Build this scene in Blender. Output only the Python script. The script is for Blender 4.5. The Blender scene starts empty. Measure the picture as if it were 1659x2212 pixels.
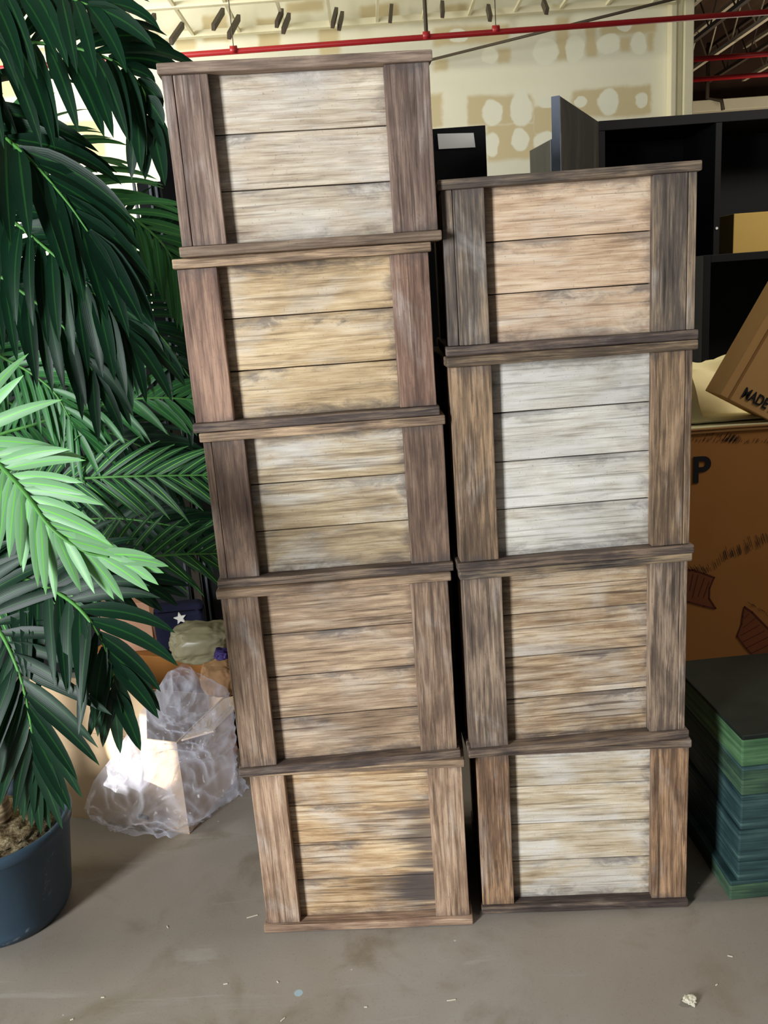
import bpy, bmesh, math, random
from math import sin, cos, pi, radians, atan2
from mathutils import Vector, Matrix, noise
sc = bpy.context.scene
C = sc.collection
random.seed(7)

# ------------------------------------------------------------------ camera
FPX = 1850.0; PCX, PCY = 829.5, 1106.0
PITCH, ROLL, HC = 0.24866798, -0.07223156, 1.5
fw = Vector((0, cos(PITCH), -sin(PITCH))); r0 = Vector((1, 0, 0)); u0 = r0.cross(fw)
RV = cos(ROLL)*r0 + sin(ROLL)*u0; UV_ = -sin(ROLL)*r0 + cos(ROLL)*u0
cd = bpy.data.cameras.new('camera'); cam = bpy.data.objects.new('camera', cd); C.objects.link(cam)
m = Matrix((RV, UV_, -fw)).transposed().to_4x4(); m.translation = Vector((0, 0, HC)); cam.matrix_world = m
cd.sensor_fit = 'VERTICAL'; cd.sensor_height = 36.0; cd.lens = 36.0*FPX/2212.0
cd.clip_start = 0.05; cd.clip_end = 100
sc.camera = cam
EYE = Vector((0, 0, HC))
def ray(x, y): return fw + RV*((x-PCX)/FPX) - UV_*((y-PCY)/FPX)
def at(x, y, Y):
    d = ray(x, y); return EYE + d*(Y/d.y)
def on(x, y, z=0.0):
    d = ray(x, y); return EYE + d*((z-HC)/d.z)

# ------------------------------------------------------------------ world, lights, exposure
w = bpy.data.worlds.new('world'); sc.world = w; w.use_nodes = True
bg = w.node_tree.nodes['Background']; bg.inputs[0].default_value = (0.86, 0.9, 1.0, 1); bg.inputs[1].default_value = 0.06
sc.view_settings.view_transform = 'Standard'; sc.view_settings.look = 'None'
sc.view_settings.gamma = 1.0; sc.view_settings.exposure = 0.35; sc.view_settings.use_curve_mapping = False
def area(name, loc, target, size, size_y, power, col):
    l = bpy.data.lights.new(name, 'AREA'); l.shape = 'RECTANGLE'; l.size = size; l.size_y = size_y; l.energy = power; l.color = col
    o = bpy.data.objects.new(name, l); C.objects.link(o); o.location = loc
    o.rotation_euler = (Vector(target)-Vector(loc)).to_track_quat('-Z', 'Y').to_euler(); return o
area('doorway_daylight', (-2.9, -1.5, 1.75), (0.1, 1.9, 0.9), 0.7, 1.8, 240, (0.93, 0.97, 1.0))
area('left_back_light', (-4.5, 6.3, 3.4), (-0.5, 10, 3.2), 1.8, 1.8, 270, (1.0, 0.97, 0.90))  # unseen light near the ceiling, brightens the left of the back wall
area('side_fill', (-3.4, 2.15, 2.2), (-0.9, 2.2, 0.8), 0.9, 1.2, 20, (0.95, 1.0, 0.95))  # added fill from the left for the rear palm fronds, no real opening
area('high_right_fill', (3.3, 1.85, 3.3), (0.9, 2.9, 1.5), 0.7, 0.7, 58, (1.0, 0.93, 0.82))  # added unseen light for paper, carton and cloth, kept off the crate fronts
def spot(name, loc, target, power, angle, blend, col, r=0.05):
    l = bpy.data.lights.new(name, 'SPOT'); l.energy = power; l.spot_size = radians(angle); l.spot_blend = blend; l.color = col; l.shadow_soft_size = r
    o = bpy.data.objects.new(name, l); C.objects.link(o); o.location = loc
    o.rotation_euler = (Vector(target)-Vector(loc)).to_track_quat('-Z', 'Y').to_euler(); return o
area('far_hall_fill', (7.0, 13.0, 1.5), (7.0, 12.5, 5), 2.5, 2.5, 90, (1.0, 0.86, 0.70))  # added light pointing up, brightens the joists of the far hall
spot('sunbeam', (-2.3, 0.1, 1.3), at(292, 1628, 2.25), 1500, 4.6, 0.12, (1.0, 0.97, 0.92), 0.012)

# ------------------------------------------------------------------ helpers
def tag(o, label=None, cat=None, group=None, kind=None):
    if label: o['label'] = label
    if cat: o['category'] = cat
    if group: o['group'] = group
    if kind: o['kind'] = kind
    return o
def empty(name, loc, rz=0.0):
    o = bpy.data.objects.new(name, None); C.objects.link(o); o.location = loc; o.rotation_euler = (0, 0, rz); o.empty_display_size = 0.05
    return o
def obj(name, bm, mat, parent=None, smooth=False, loc=None):
    me = bpy.data.meshes.new(name); bm.normal_update(); bm.to_mesh(me); bm.free()
    if isinstance(mat, (list, tuple)):
        for x in mat: me.materials.append(x)
    else: me.materials.append(mat)
    if smooth:
        for p in me.polygons: p.use_smooth = True
    o = bpy.data.objects.new(name, me); C.objects.link(o)
    if parent: o.parent = parent
    if loc is not None: o.location = loc
    return o
def box(bm, a, b, bev=0.0, M=None, wob=0.0, seg=2):
    t = bmesh.new(); bmesh.ops.create_cube(t, size=1.0)
    for v in t.verts:
        v.co = Vector(((a[0]+b[0])/2+v.co.x*(b[0]-a[0]), (a[1]+b[1])/2+v.co.y*(b[1]-a[1]), (a[2]+b[2])/2+v.co.z*(b[2]-a[2])))
    if wob:
        d = [abs(b[i]-a[i]) for i in range(3)]; ax = d.index(max(d))
        eds = [e for e in t.edges if abs((e.verts[0].co-e.verts[1].co)[ax]) > 0.6*d[ax]]
        bmesh.ops.subdivide_edges(t, edges=eds, cuts=9, use_grid_fill=True)
    if bev: bmesh.ops.bevel(t, geom=[e for e in t.edges if len(e.link_faces) == 2 and e.calc_face_angle(0) > 0.5], offset=bev, segments=seg, profile=0.6, affect='EDGES')
    if wob:
        s = random.random()*50
        for v in t.verts:
            n = noise.noise_vector(v.co*9+Vector((s, s, s))); v.co += n*wob
    if M is not None: t.transform(M)
    me = bpy.data.meshes.new('t'); t.to_mesh(me); t.free(); bm.from_mesh(me); bpy.data.meshes.remove(me)
def tube(bm, pts, r, n=8, cap=True):
    rings = []; pts = [Vector(p) for p in pts]; prev = None
    for i, p in enumerate(pts):
        T = (pts[min(i+1, len(pts)-1)]-pts[max(i-1, 0)]).normalized()
        if prev is None:
            a = Vector((0, 0, 1)) if abs(T.z) < 0.9 else Vector((1, 0, 0)); X = T.cross(a).normalized()
        else: X = (prev-T*prev.dot(T)).normalized()
        prev = X; Y = T.cross(X); rr = r(i/(len(pts)-1)) if callable(r) else r
        rings.append([bm.verts.new(p+(X*cos(2*pi*k/n)+Y*sin(2*pi*k/n))*rr) for k in range(n)])
    for a, b in zip(rings, rings[1:]):
        for k in range(n): bm.faces.new((a[k], a[(k+1) % n], b[(k+1) % n], b[k]))
    if cap: bm.faces.new(rings[0][::-1]); bm.faces.new(rings[-1])
def lathe(bm, prof, n=48, c=(0, 0, 0)):
    rings = []
    for r, z in prof:
        rings.append([bm.verts.new((c[0]+r*cos(2*pi*k/n), c[1]+r*sin(2*pi*k/n), c[2]+z)) for k in range(n)])
    for a, b in zip(rings, rings[1:]):
        for k in range(n): bm.faces.new((a[k], a[(k+1) % n], b[(k+1) % n], b[k]))
    bm.faces.new(rings[0][::-1]); bm.faces.new(rings[-1])
def spline(P, n):
    P = [Vector(p) for p in P]; Q = [P[0]*2-P[1]]+P+[P[-1]*2-P[-2]]; out = []
    for i in range(len(P)-1):
        a, b, c, d = Q[i:i+4]
        for k in range(n):
            t = k/n; out.append(0.5*((2*b)+(c-a)*t+(2*a-5*b+4*c-d)*t*t+(3*b-a-3*c+d)*t**3))
    out.append(P[-1]); return out

# ------------------------------------------------------------------ material tools
class NT:
    def __init__(s, name):
        s.m = bpy.data.materials.new(name); s.m.use_nodes = True; s.t = s.m.node_tree; s.t.nodes.clear()
        s.out = s.t.nodes.new('ShaderNodeOutputMaterial')
    def n(s, typ, **kw):
        x = s.t.nodes.new('ShaderNode'+typ)
        for k, v in kw.items(): setattr(x, k, v)
        return x
    def link(s, a, b): s.t.links.new(a, b)
    def set(s, sock, v):
        if hasattr(v, 'is_linked') or isinstance(v, bpy.types.NodeSocket): s.link(v, sock)
        else: sock.default_value = v
    def math(s, op, a, b=0.0, c=None, clamp=False):
        x = s.n('Math', operation=op); x.use_clamp = clamp; s.set(x.inputs[0], a); s.set(x.inputs[1], b)
        if c is not None: s.set(x.inputs[2], c)
        return x.outputs[0]
    def mix(s, f, a, b, mode='MIX'):
        x = s.n('MixRGB', blend_type=mode); s.set(x.inputs[0], f)
        for i, v in ((1, a), (2, b)): s.set(x.inputs[i], v if isinstance(v, bpy.types.NodeSocket) else (v[0], v[1], v[2], 1))
        return x.outputs[0]
    def coord(s, scale=(1, 1, 1), off=(0, 0, 0), src='Object'):
        tc = s.n('TexCoord'); mp = s.n('Mapping'); s.link(tc.outputs[src], mp.inputs[0]); mp.inputs['Location'].default_value = off; mp.inputs['Scale'].default_value = scale
        return mp.outputs[0]
    def noise(s, vec, scale=1.0, detail=4.0, rough=0.55, dist=0.0):
        x = s.n('TexNoise'); s.link(vec, x.inputs['Vector']); x.inputs['Scale'].default_value = scale; x.inputs['Detail'].default_value = detail
        x.inputs['Roughness'].default_value = rough; x.inputs['Distortion'].default_value = dist; return x.outputs['Fac']
    def ramp(s, f, stops, interp='LINEAR'):
        x = s.n('ValToRGB'); s.link(f, x.inputs[0]); cr = x.color_ramp; cr.interpolation = interp
        while len(cr.elements) < len(stops): cr.elements.new(0.5)
        for e, (p, c) in zip(cr.elements, stops): e.position = p; e.color = (c[0], c[1], c[2], 1) if not isinstance(c, float) else (c, c, c, 1)
        return x.outputs[0]
    def step(s, v, lo, hi):
        x = s.n('MapRange', interpolation_type='SMOOTHSTEP'); s.link(v, x.inputs[0]); x.inputs[1].default_value = lo; x.inputs[2].default_value = hi; return x.outputs[0]
    def bsdf(s, col, rough=0.7, spec=0.3, bump=None, bstr=0.2, bdist=0.002, **kw):
        b = s.n('BsdfPrincipled'); s.set(b.inputs['Base Color'], col if isinstance(col, bpy.types.NodeSocket) else (col[0], col[1], col[2], 1))
        s.set(b.inputs['Roughness'], rough); b.inputs['Specular IOR Level'].default_value = spec
        for k, v in kw.items(): s.set(b.inputs[k.replace('_', ' ')], v)
        if bump is not None:
            bb = s.n('Bump'); bb.inputs['Strength'].default_value = bstr; bb.inputs['Distance'].default_value = bdist; s.link(bump, bb.inputs['Height']); s.link(bb.outputs[0], b.inputs['Normal'])
        s.link(b.outputs[0], s.out.inputs[0]); return b
def S(r, g, b):   # sRGB 0-255 to linear
    f = lambda c: (c/255/12.92) if c/255 <= 0.04045 else ((c/255+0.055)/1.055)**2.4
    return (f(r), f(g), f(b))
def plain(name, col, rough=0.6, spec=0.3, var=0.15, scale=8.0, bump=0.1):
    t = NT(name); v = t.coord(); f = t.noise(v, scale, 5)
    c = t.mix(f, [x*(1-var) for x in col], [min(1, x*(1+var)) for x in col]); t.bsdf(c, rough, spec, f, bump); return t.m

def wood(name, vert, dark, mid, light, seed, wash=0.35, stain=0.35, bounds=None, edge=0.8, blot=None, washcol=(0.62, 0.60, 0.57), comb=0.5, high=0.4, seams=(), staincol=(0.075, 0.062, 0.06)):
    """dry-brushed, stained prop wood; grain along x (vert=False) or z (vert=True)"""
    t = NT(name); tc = t.n('TexCoord'); geo = t.n('NewGeometry')
    sep = t.n('SeparateXYZ'); t.link(tc.outputs['Object'], sep.inputs[0])
    rnd = t.math('MULTIPLY', geo.outputs['Random Per Island'], 7.0)
    x, y, z = sep.outputs
    def cc(sx, sy, sz):
        cb = t.n('CombineXYZ')
        t.link(t.math('MULTIPLY_ADD', x, sx, rnd), cb.inputs[0]); t.link(t.math('MULTIPLY_ADD', y, sy, seed), cb.inputs[1]); t.link(t.math('MULTIPLY_ADD', z, sz, rnd), cb.inputs[2]); return cb.outputs[0]
    G = (lambda a, b: cc(b, b, a)) if vert else (lambda a, b: cc(a, b, b))
    fine = t.noise(G(16, 330), 1.0, 3, 0.6, 0.25)
    streak = t.noise(G(5.2, 85), 1.0, 4, 0.62, 0.35)
    broad = t.noise(G(4.6, 12), 1.0, 5, 0.6, 0.7)
    broad2 = t.noise(G(3.2, 7), 1.6, 4, 0.55, 0.6)
    s1 = t.math('MULTIPLY_ADD', fine, 0.30, t.math('MULTIPLY', streak, 0.38)); s1 = t.math('MULTIPLY_ADD', broad, 0.36, s1)
    base = t.ramp(s1, [(0.36, dark), (0.50, mid), (0.64, light)])
    wf = t.step(t.math('MULTIPLY_ADD', broad2, 0.7, t.math('MULTIPLY', streak, 0.3)), 0.60-wash*0.45, 0.86-wash*0.3)
    c = t.mix(t.math('MULTIPLY', wf, min(0.85, 0.35+wash)), base, washcol)
    dl = t.noise(G(3.4, 150), 1.0, 3, 0.6, 0.5)
    c = t.mix(t.math('MULTIPLY', t.step(dl, 0.55, 0.66), comb), c, [q*0.42 for q in dark])
    hl = t.noise(G(4.5, 95), 1.9, 3, 0.6, 0.4)
    c = t.mix(t.math('MULTIPLY', t.math('MULTIPLY', t.step(hl, 0.56, 0.68), t.step(broad, 0.45, 0.62)), high), c, [min(1, q*1.25) for q in light])
    # stains: dark dry-brush blotches, stronger towards joints
    bl = t.noise(G(5.5, 13), 1.3, 6, 0.62, 0.9)
    sf = t.step(t.math('MULTIPLY_ADD', bl, 0.75, t.math('MULTIPLY', fine, 0.25)), 0.68-stain*0.22, 0.92-stain*0.22)
    if bounds:
        x0, x1, z0, z1 = bounds
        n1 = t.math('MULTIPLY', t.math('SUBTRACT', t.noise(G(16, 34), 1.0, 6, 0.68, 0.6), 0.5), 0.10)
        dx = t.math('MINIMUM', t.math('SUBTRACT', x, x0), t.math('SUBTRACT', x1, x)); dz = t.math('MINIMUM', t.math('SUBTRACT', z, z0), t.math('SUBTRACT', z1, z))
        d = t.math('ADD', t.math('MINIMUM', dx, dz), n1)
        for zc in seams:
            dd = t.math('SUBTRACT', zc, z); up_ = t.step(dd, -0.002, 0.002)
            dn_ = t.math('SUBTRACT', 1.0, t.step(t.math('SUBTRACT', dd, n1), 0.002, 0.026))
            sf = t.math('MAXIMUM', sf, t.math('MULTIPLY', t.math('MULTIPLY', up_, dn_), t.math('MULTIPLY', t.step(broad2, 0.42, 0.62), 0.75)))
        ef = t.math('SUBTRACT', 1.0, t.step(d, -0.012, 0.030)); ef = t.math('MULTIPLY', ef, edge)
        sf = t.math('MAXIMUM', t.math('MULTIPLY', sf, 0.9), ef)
    else: sf = t.math('MULTIPLY', sf, 0.7)
    if blot:
        for bx, bz, rx, rz, st in blot:
            ax = t.math('DIVIDE', t.math('SUBTRACT', x, bx), rx); az = t.math('DIVIDE', t.math('SUBTRACT', z, bz), rz)
            dd = t.math('SQRT', t.math('ADD', t.math('MULTIPLY', ax, ax), t.math('MULTIPLY', az, az)))
            dd = t.math('ADD', dd, t.math('MULTIPLY', t.math('SUBTRACT', t.noise(G(2.0, 60), 1.0, 3, 0.6), 0.5), 4.0))
            f = t.math('MULTIPLY', t.math('SUBTRACT', 1.0, t.step(dd, 0.2, 1.3)), st); sf = t.math('MAXIMUM', sf, f)
    c = t.mix(sf, c, staincol)
    gr_ = t.noise(cc(210, 210, 210), 1.0, 2, 0.5)
    c = t.mix(t.math('MULTIPLY', t.step(gr_, 0.64, 0.74), 0.35), c, staincol)
    isl = t.math('MULTIPLY_ADD', geo.outputs['Random Per Island'], 0.16, 0.92)
    hsv = t.n('HueSaturation'); t.link(isl, hsv.inputs['Value']); t.link(c, hsv.inputs['Color'])
    t.bsdf(hsv.outputs[0], 0.62, 0.25, t.math('MULTIPLY_ADD', fine, 0.5, streak), 0.35, 0.0015)
    return t.m

# ------------------------------------------------------------------ setting
t = NT('concrete'); v = t.coord()
a = t.noise(v, 0.9, 6, 0.55, 0.3); b = t.noise(v, 4.0, 6, 0.6, 0.5); g = t.noise(v, 160, 3, 0.7)
c = t.ramp(a, [(0.32, S(128, 118, 106)), (0.5, S(140, 132, 121)), (0.68, S(154, 149, 141))])
c = t.mix(t.step(b, 0.5, 0.72), c, S(120, 110, 94)); c = t.mix(t.math('MULTIPLY', t.step(g, 0.55, 0.75), 0.35), c, S(88, 82, 76))
vs = t.coord((1.2, 9, 1), (0.3, 0.7, 0)); sw = t.noise(vs, 1.4, 5, 0.6, 1.2); c = t.mix(t.math('MULTIPLY', t.step(sw, 0.60, 0.72), 0.45), c, S(160, 156, 150))
vor = t.n('TexVoronoi'); t.link(v, vor.inputs['Vector']); vor.inputs['Scale'].default_value = 9; vor.inputs['Randomness'].default_value = 1
c = t.mix(t.math('SUBTRACT', 1.0, t.step(t.math('ADD', vor.outputs['Distance'], t.math('MULTIPLY', g, 0.03)), 0.03, 0.05)), c, S(178, 176, 170))
p = on(645, 2145); sx = t.n('VectorMath', operation='DISTANCE'); t.link(v, sx.inputs[0]); sx.inputs[1].default_value = p
c = t.mix(t.math('SUBTRACT', 1.0, t.step(t.math('ADD', sx.outputs['Value'], t.math('MULTIPLY', b, 0.008)), 0.0125, 0.0145)), c, S(150, 170, 178))
t.bsdf(c, t.math('MULTIPLY_ADD', b, 0.25, 0.42), 0.3, t.math('MULTIPLY_ADD', g, 0.4, b), 0.12, 0.004); M_floor = t.m
bm = bmesh.new(); box(bm, (-8, -4, -0.1), (14, 17, 0)); tag(obj('floor', bm, M_floor), kind='structure')

# drywall with joint compound bands and daubs over the screws
t = NT('patched_drywall'); tc = t.n('TexCoord'); sep = t.n('SeparateXYZ'); t.link(tc.outputs['Object'], sep.inputs[0]); x, y, z = sep.outputs
vn = t.coord((1, 1, 1)); nz = t.noise(vn, 2.2, 4); nz2 = t.noise(vn, 6, 3)
wx = t.math('ADD', x, t.math('MULTIPLY', t.math('SUBTRACT', nz2, 0.5), 0.10)); wz = t.math('ADD', z, t.math('MULTIPLY', t.math('SUBTRACT', nz, 0.5), 0.12))
def cell(s, step_, off):   # distance to the nearest multiple of step_
    q = t.math('SUBTRACT', t.math('FRACT', t.math('DIVIDE', t.math('ADD', s, off+100*step_), step_)), 0.5); return t.math('ABSOLUTE', t.math('MULTIPLY', q, step_))
base = t.mix(nz, S(222, 219, 196), S(234, 231, 212))
band = t.math('SUBTRACT', 1.0, t.step(cell(wz, 1.22, 0.35), 0.10, 0.22)); c = t.mix(t.math('MULTIPLY', band, 0.6), base, S(206, 206, 190))
def rect(x0, x1, z0, z1):
    return t.math('MULTIPLY', t.math('MULTIPLY', t.step(wx, x0-.03, x0+.03), t.math('SUBTRACT', 1.0, t.step(wx, x1-.03, x1+.03))), t.math('MULTIPLY', t.step(wz, z0-.03, z0+.03), t.math('SUBTRACT', 1.0, t.step(wz, z1-.03, z1+.03))))
tan_ = None
def wpx(a, b, c_, d):
    p = at(a, d, 10.0); q = at(c_, b, 10.0); return (p.x, q.x, p.z, q.z)
for R_ in ((1012, 200, 1151, 274), (1053, 262, 1156, 348), (1151, 222, 1234, 290), (1236, 185, 1408, 258), (936, 50, 1100, 100), (1076, 100, 1101, 137), (1202, 37, 1229, 132), (1266, 50, 1289, 123), (1298, 41, 1417, 80), (1339, 78, 1362, 112), (1399, 68, 1412, 110), (936, 128, 968, 156), (930, 200, 955, 275), (560, 40, 600, 110), (690, 50, 730, 118), (440, 30, 490, 90), (780, 5, 860, 45), (960, 8, 1010, 40), (620, 0, 700, 30), (380, 60, 420, 110), (60, 260, 220, 350), (-100, 120, 40, 220)):
    r_ = rect(*wpx(*R_)); tan_ = r_ if tan_ is None else t.math('MAXIMUM', tan_, r_)
c = t.mix(t.math('MULTIPLY', tan_, 0.85), c, S(196, 180, 138))
dm = None
for (px, py, rx, ry) in ((1063, 243, 21, 24), (1126, 232, 22, 36), (1314, 222, 21, 24), (1385, 216, 13, 14), (1123, 302, 18, 22), (1181, 304, 26, 20), (1062, 312, 15, 23), (1254, 222, 13, 11), (1183, 217, 20, 13), (1179, 112, 25, 22), (1241, 106, 20, 26), (1314, 95, 24, 18), (1380, 92, 16, 20), (1058, 118, 18, 16), (990, 78, 20, 12), (1350, 55, 16, 12), (110, 300, 20, 22), (170, 310, 18, 20)):
    p = at(px, py, 10.0); k_ = 10.2/FPX; ax = t.math('DIVIDE', t.math('SUBTRACT', wx, p.x), rx*k_); az = t.math('DIVIDE', t.math('SUBTRACT', wz, p.z), ry*k_)
    q_ = t.math('SUBTRACT', 1.0, t.step(t.math('SQRT', t.math('ADD', t.math('MULTIPLY', ax, ax), t.math('MULTIPLY', az, az))), 0.85, 1.08)); dm = q_ if dm is None else t.math('MAXIMUM', dm, q_)
c = t.mix(dm, c, S(228, 228, 210))
t.bsdf(c, 0.85, 0.1); M_wall = t.m
M_white = plain('cream_trim_paint', S(226, 220, 190), 0.6, 0.3, 0.05)
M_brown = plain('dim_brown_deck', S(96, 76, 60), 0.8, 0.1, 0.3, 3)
M_joist = plain('joist_paint', S(190, 178, 150), 0.6, 0.3, 0.2, 3)
M_dsteel = plain('dark_hanger_steel', S(70, 60, 48), 0.6, 0.3, 0.2, 5)
M_red = plain('red_sprinkler_paint', S(150, 24, 28), 0.4, 0.4, 0.12, 12)
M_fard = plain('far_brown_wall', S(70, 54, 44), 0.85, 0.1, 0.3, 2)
bm = bmesh.new(); box(bm, (-8, 10.0, 0), (3.55, 10.15, 6.0)); tag(obj('wall_back', bm, M_wall), kind='structure')
bm = bmesh.new(); box(bm, (-8.15, -1, 0), (-8, 10.15, 6.0)); tag(obj('wall_left', bm, M_white), kind='structure')
bm = bmesh.new(); box(bm, (3.55, 16.0, 0), (14, 16.15, 6.0)); tag(obj('wall_far', bm, M_fard), kind='structure')
bm = bmesh.new(); box(bm, (3.36, 9.86, 0), (3.42, 10.0, 6.0), 0.01); box(bm, (3.50, 9.86, 0), (3.60, 10.16, 6.0), 0.01); box(bm, (3.42, 9.93, 0), (3.5, 10.0, 6.0)); tag(obj('trim_1', bm, M_white), kind='structure')
bm = bmesh.new(); box(bm, (-8, 2.0, 6.0), (3.6, 10.15, 6.1)); tag(obj('ceiling', bm, M_white), kind='structure')
bm = bmesh.new(); box(bm, (3.6, 2.0, 5.6), (14, 16.15, 5.7)); tag(obj('ceiling_far', bm, M_brown), kind='structure')
p = at(1490, 233, 15.9)
bm = bmesh.new(); box(bm, (4.0, 15.75, p.z-0.10), (12, 16.0, p.z+0.08), 0.01); tag(obj('trim_2', bm, M_white), kind='structure')

# suspended grid: main bars along x, cross bars running in depth
gr = tag(empty('ceiling_grid', (0, 9.3, 4.17)), 'white metal ceiling grid without tiles in front of the back wall', 'ceiling grid')
def bar(a, b, r=0.022, mat=M_white, name='grid_bar', par=gr, h=0.03):
    bm = bmesh.new(); a = Vector(a); b = Vector(b); off = par.location if par else Vector()
    if abs(a.x-b.x) > abs(a.y-b.y): box(bm, (a.x-off.x, a.y-r-off.y, a.z-off.z), (b.x-off.x, b.y+r-off.y, b.z+h-off.z))
    else: box(bm, (a.x-r-off.x, a.y-off.y, a.z-off.z), (b.x+r-off.x, b.y-off.y, b.z+h-off.z))
    return obj(name, bm, mat, par)
bar((-5, 8.8, 4.17), (3.3, 8.8, 4.17), 0.03, h=0.05); bar((-5, 9.72, 4.17), (3.34, 9.72, 4.17), 0.04, h=0.06)
bar((-5, 7.9, 4.17), (3.3, 7.9, 4.17), 0.02)
for k in range(16):
    x = -3.0+k*0.47; bar((x, 7.0, 4.18), (x, 9.72, 4.18), 0.014)
# dark roof hangers above the grid
k = 0
for px, py, ln in ((478, 30, .5), (512, 45, .55), (607, 30, .4), (622, 40, .45), (725, 28, .45), (738, 36, .4), (845, 20, .4), (1055, 20, .35), (330, 40, .4), (390, 60, .5), (955, 12, .35), (1175, 8, .3)):
    p = at(px, py, 9.2)
    bm = bmesh.new(); M = Matrix.Translation(p) @ Matrix.Rotation(0.16, 4, 'Y') @ Matrix.Rotation(radians(30), 4, 'X')
    box(bm, (-0.018, -ln*0.9, -0.03), (0.018, ln*0.2, 0.03), 0.004, M); o = obj('roof_bracket', bm, M_dsteel)
    rank = sorted([478, 512, 607, 622, 725, 738, 845, 1055, 330, 390, 955, 1175]).index(px)
    tag(o, 'dark steel roof bracket above the white ceiling grid, %s from the left' % ['first', 'second', 'third', 'fourth', 'fifth', 'sixth', 'seventh', 'eighth', 'ninth', 'tenth', 'eleventh', 'twelfth'][rank], 'bracket', 'dark roof brackets above the ceiling grid')
# open web joists of the dim hall on the right
for k in range(8):
    x = 4.1+k*0.62
    bm = bmesh.new(); z0 = 4.55
    box(bm, (x-0.03, 6.5, z0), (x+0.03, 15.7, z0+0.05)); box(bm, (x-0.03, 6.5, z0+0.5), (x+0.03, 15.7, z0+0.55))
    yy = 6.5; up = True
    while yy < 15.3:
        a_ = Vector((x, yy, z0+0.02 if up else z0+0.52)); b_ = Vector((x, yy+0.42, z0+0.52 if up else z0+0.02)); tube(bm, (a_, b_), 0.012, 5); yy += 0.42; up = not up
    o = obj('roof_joist', bm, M_joist if k % 2 == 0 else M_dsteel)
    tag(o, '%s open-web roof joist over the dim hall, %s from the patched wall' % ('pale' if k % 2 == 0 else 'dark', ['first', 'second', 'third', 'fourth', 'fifth', 'sixth', 'seventh', 'eighth'][k]), 'roof joist', 'roof joists over the dim hall')
# red sprinkler pipes
a_ = at(250, 130, 8.0); b_ = at(1659, 26, 8.0); d = (b_-a_)
sp = tag(empty('sprinkler_pipe', (a_+b_)/2), 'long red sprinkler pipe running in front of the patched back wall', 'pipe')
L0 = sp.location
bm = bmesh.new(); tube(bm, (a_-d*0.6-L0, b_+d*0.4-L0), 0.024, 12); obj('pipe', bm, M_red, sp, True)
for px, py, n in ((505, 108, 0.004), (921, 77, 0.017), (1071, 64, 0.004)):
    p = at(px, py, 8.0)
    bm = bmesh.new(); tube(bm, (p-L0, p-L0+Vector((0, 0, 2.4))), n*1.0, 8); obj('hanger_rod', bm, M_dsteel, sp)
    bm = bmesh.new(); tube(bm, (p-L0-d.normalized()*0.03, p-L0+d.normalized()*0.03), 0.034, 12); obj('coupling', bm, M_red, sp, True)
for px, py, Y in ((1500, 128, 13), (1500, 172, 14)):
    a_ = at(px, py, Y); bm = bmesh.new(); tube(bm, (a_-Vector((0.6, 0, 0)), a_+Vector((6, 0, 0.0))), 0.035, 8)
    tag(obj('sprinkler_pipe', bm, M_red, None, True), 'red pipe deep in the dim hall, the %s of two' % ('higher' if py < 150 else 'lower'), 'pipe')
bm = bmesh.new(); a_ = at(900, 137, 9.8); b_ = at(1440, 2, 8.6); tube(bm, (a_, b_+(b_-a_)*0.1), 0.014, 8)
tag(obj('conduit', bm, M_dsteel, None, True), 'thin grey conduit slanting across the patched wall behind the red pipe', 'conduit')
bm = bmesh.new(); q = at(1543, 232, 15.6); tube(bm, (q+Vector((-0.12, 0, 1.0)), q+Vector((-0.12, 0, 0.15)), q+Vector((0.12, 0, 0.1)), q+Vector((0.15, 0, -0.05))), 0.035, 8)
tag(obj('drain_pipe', bm, M_dsteel, None, True), 'small bent dark pipe dropping to the cream beam in the dim hall', 'pipe')

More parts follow.
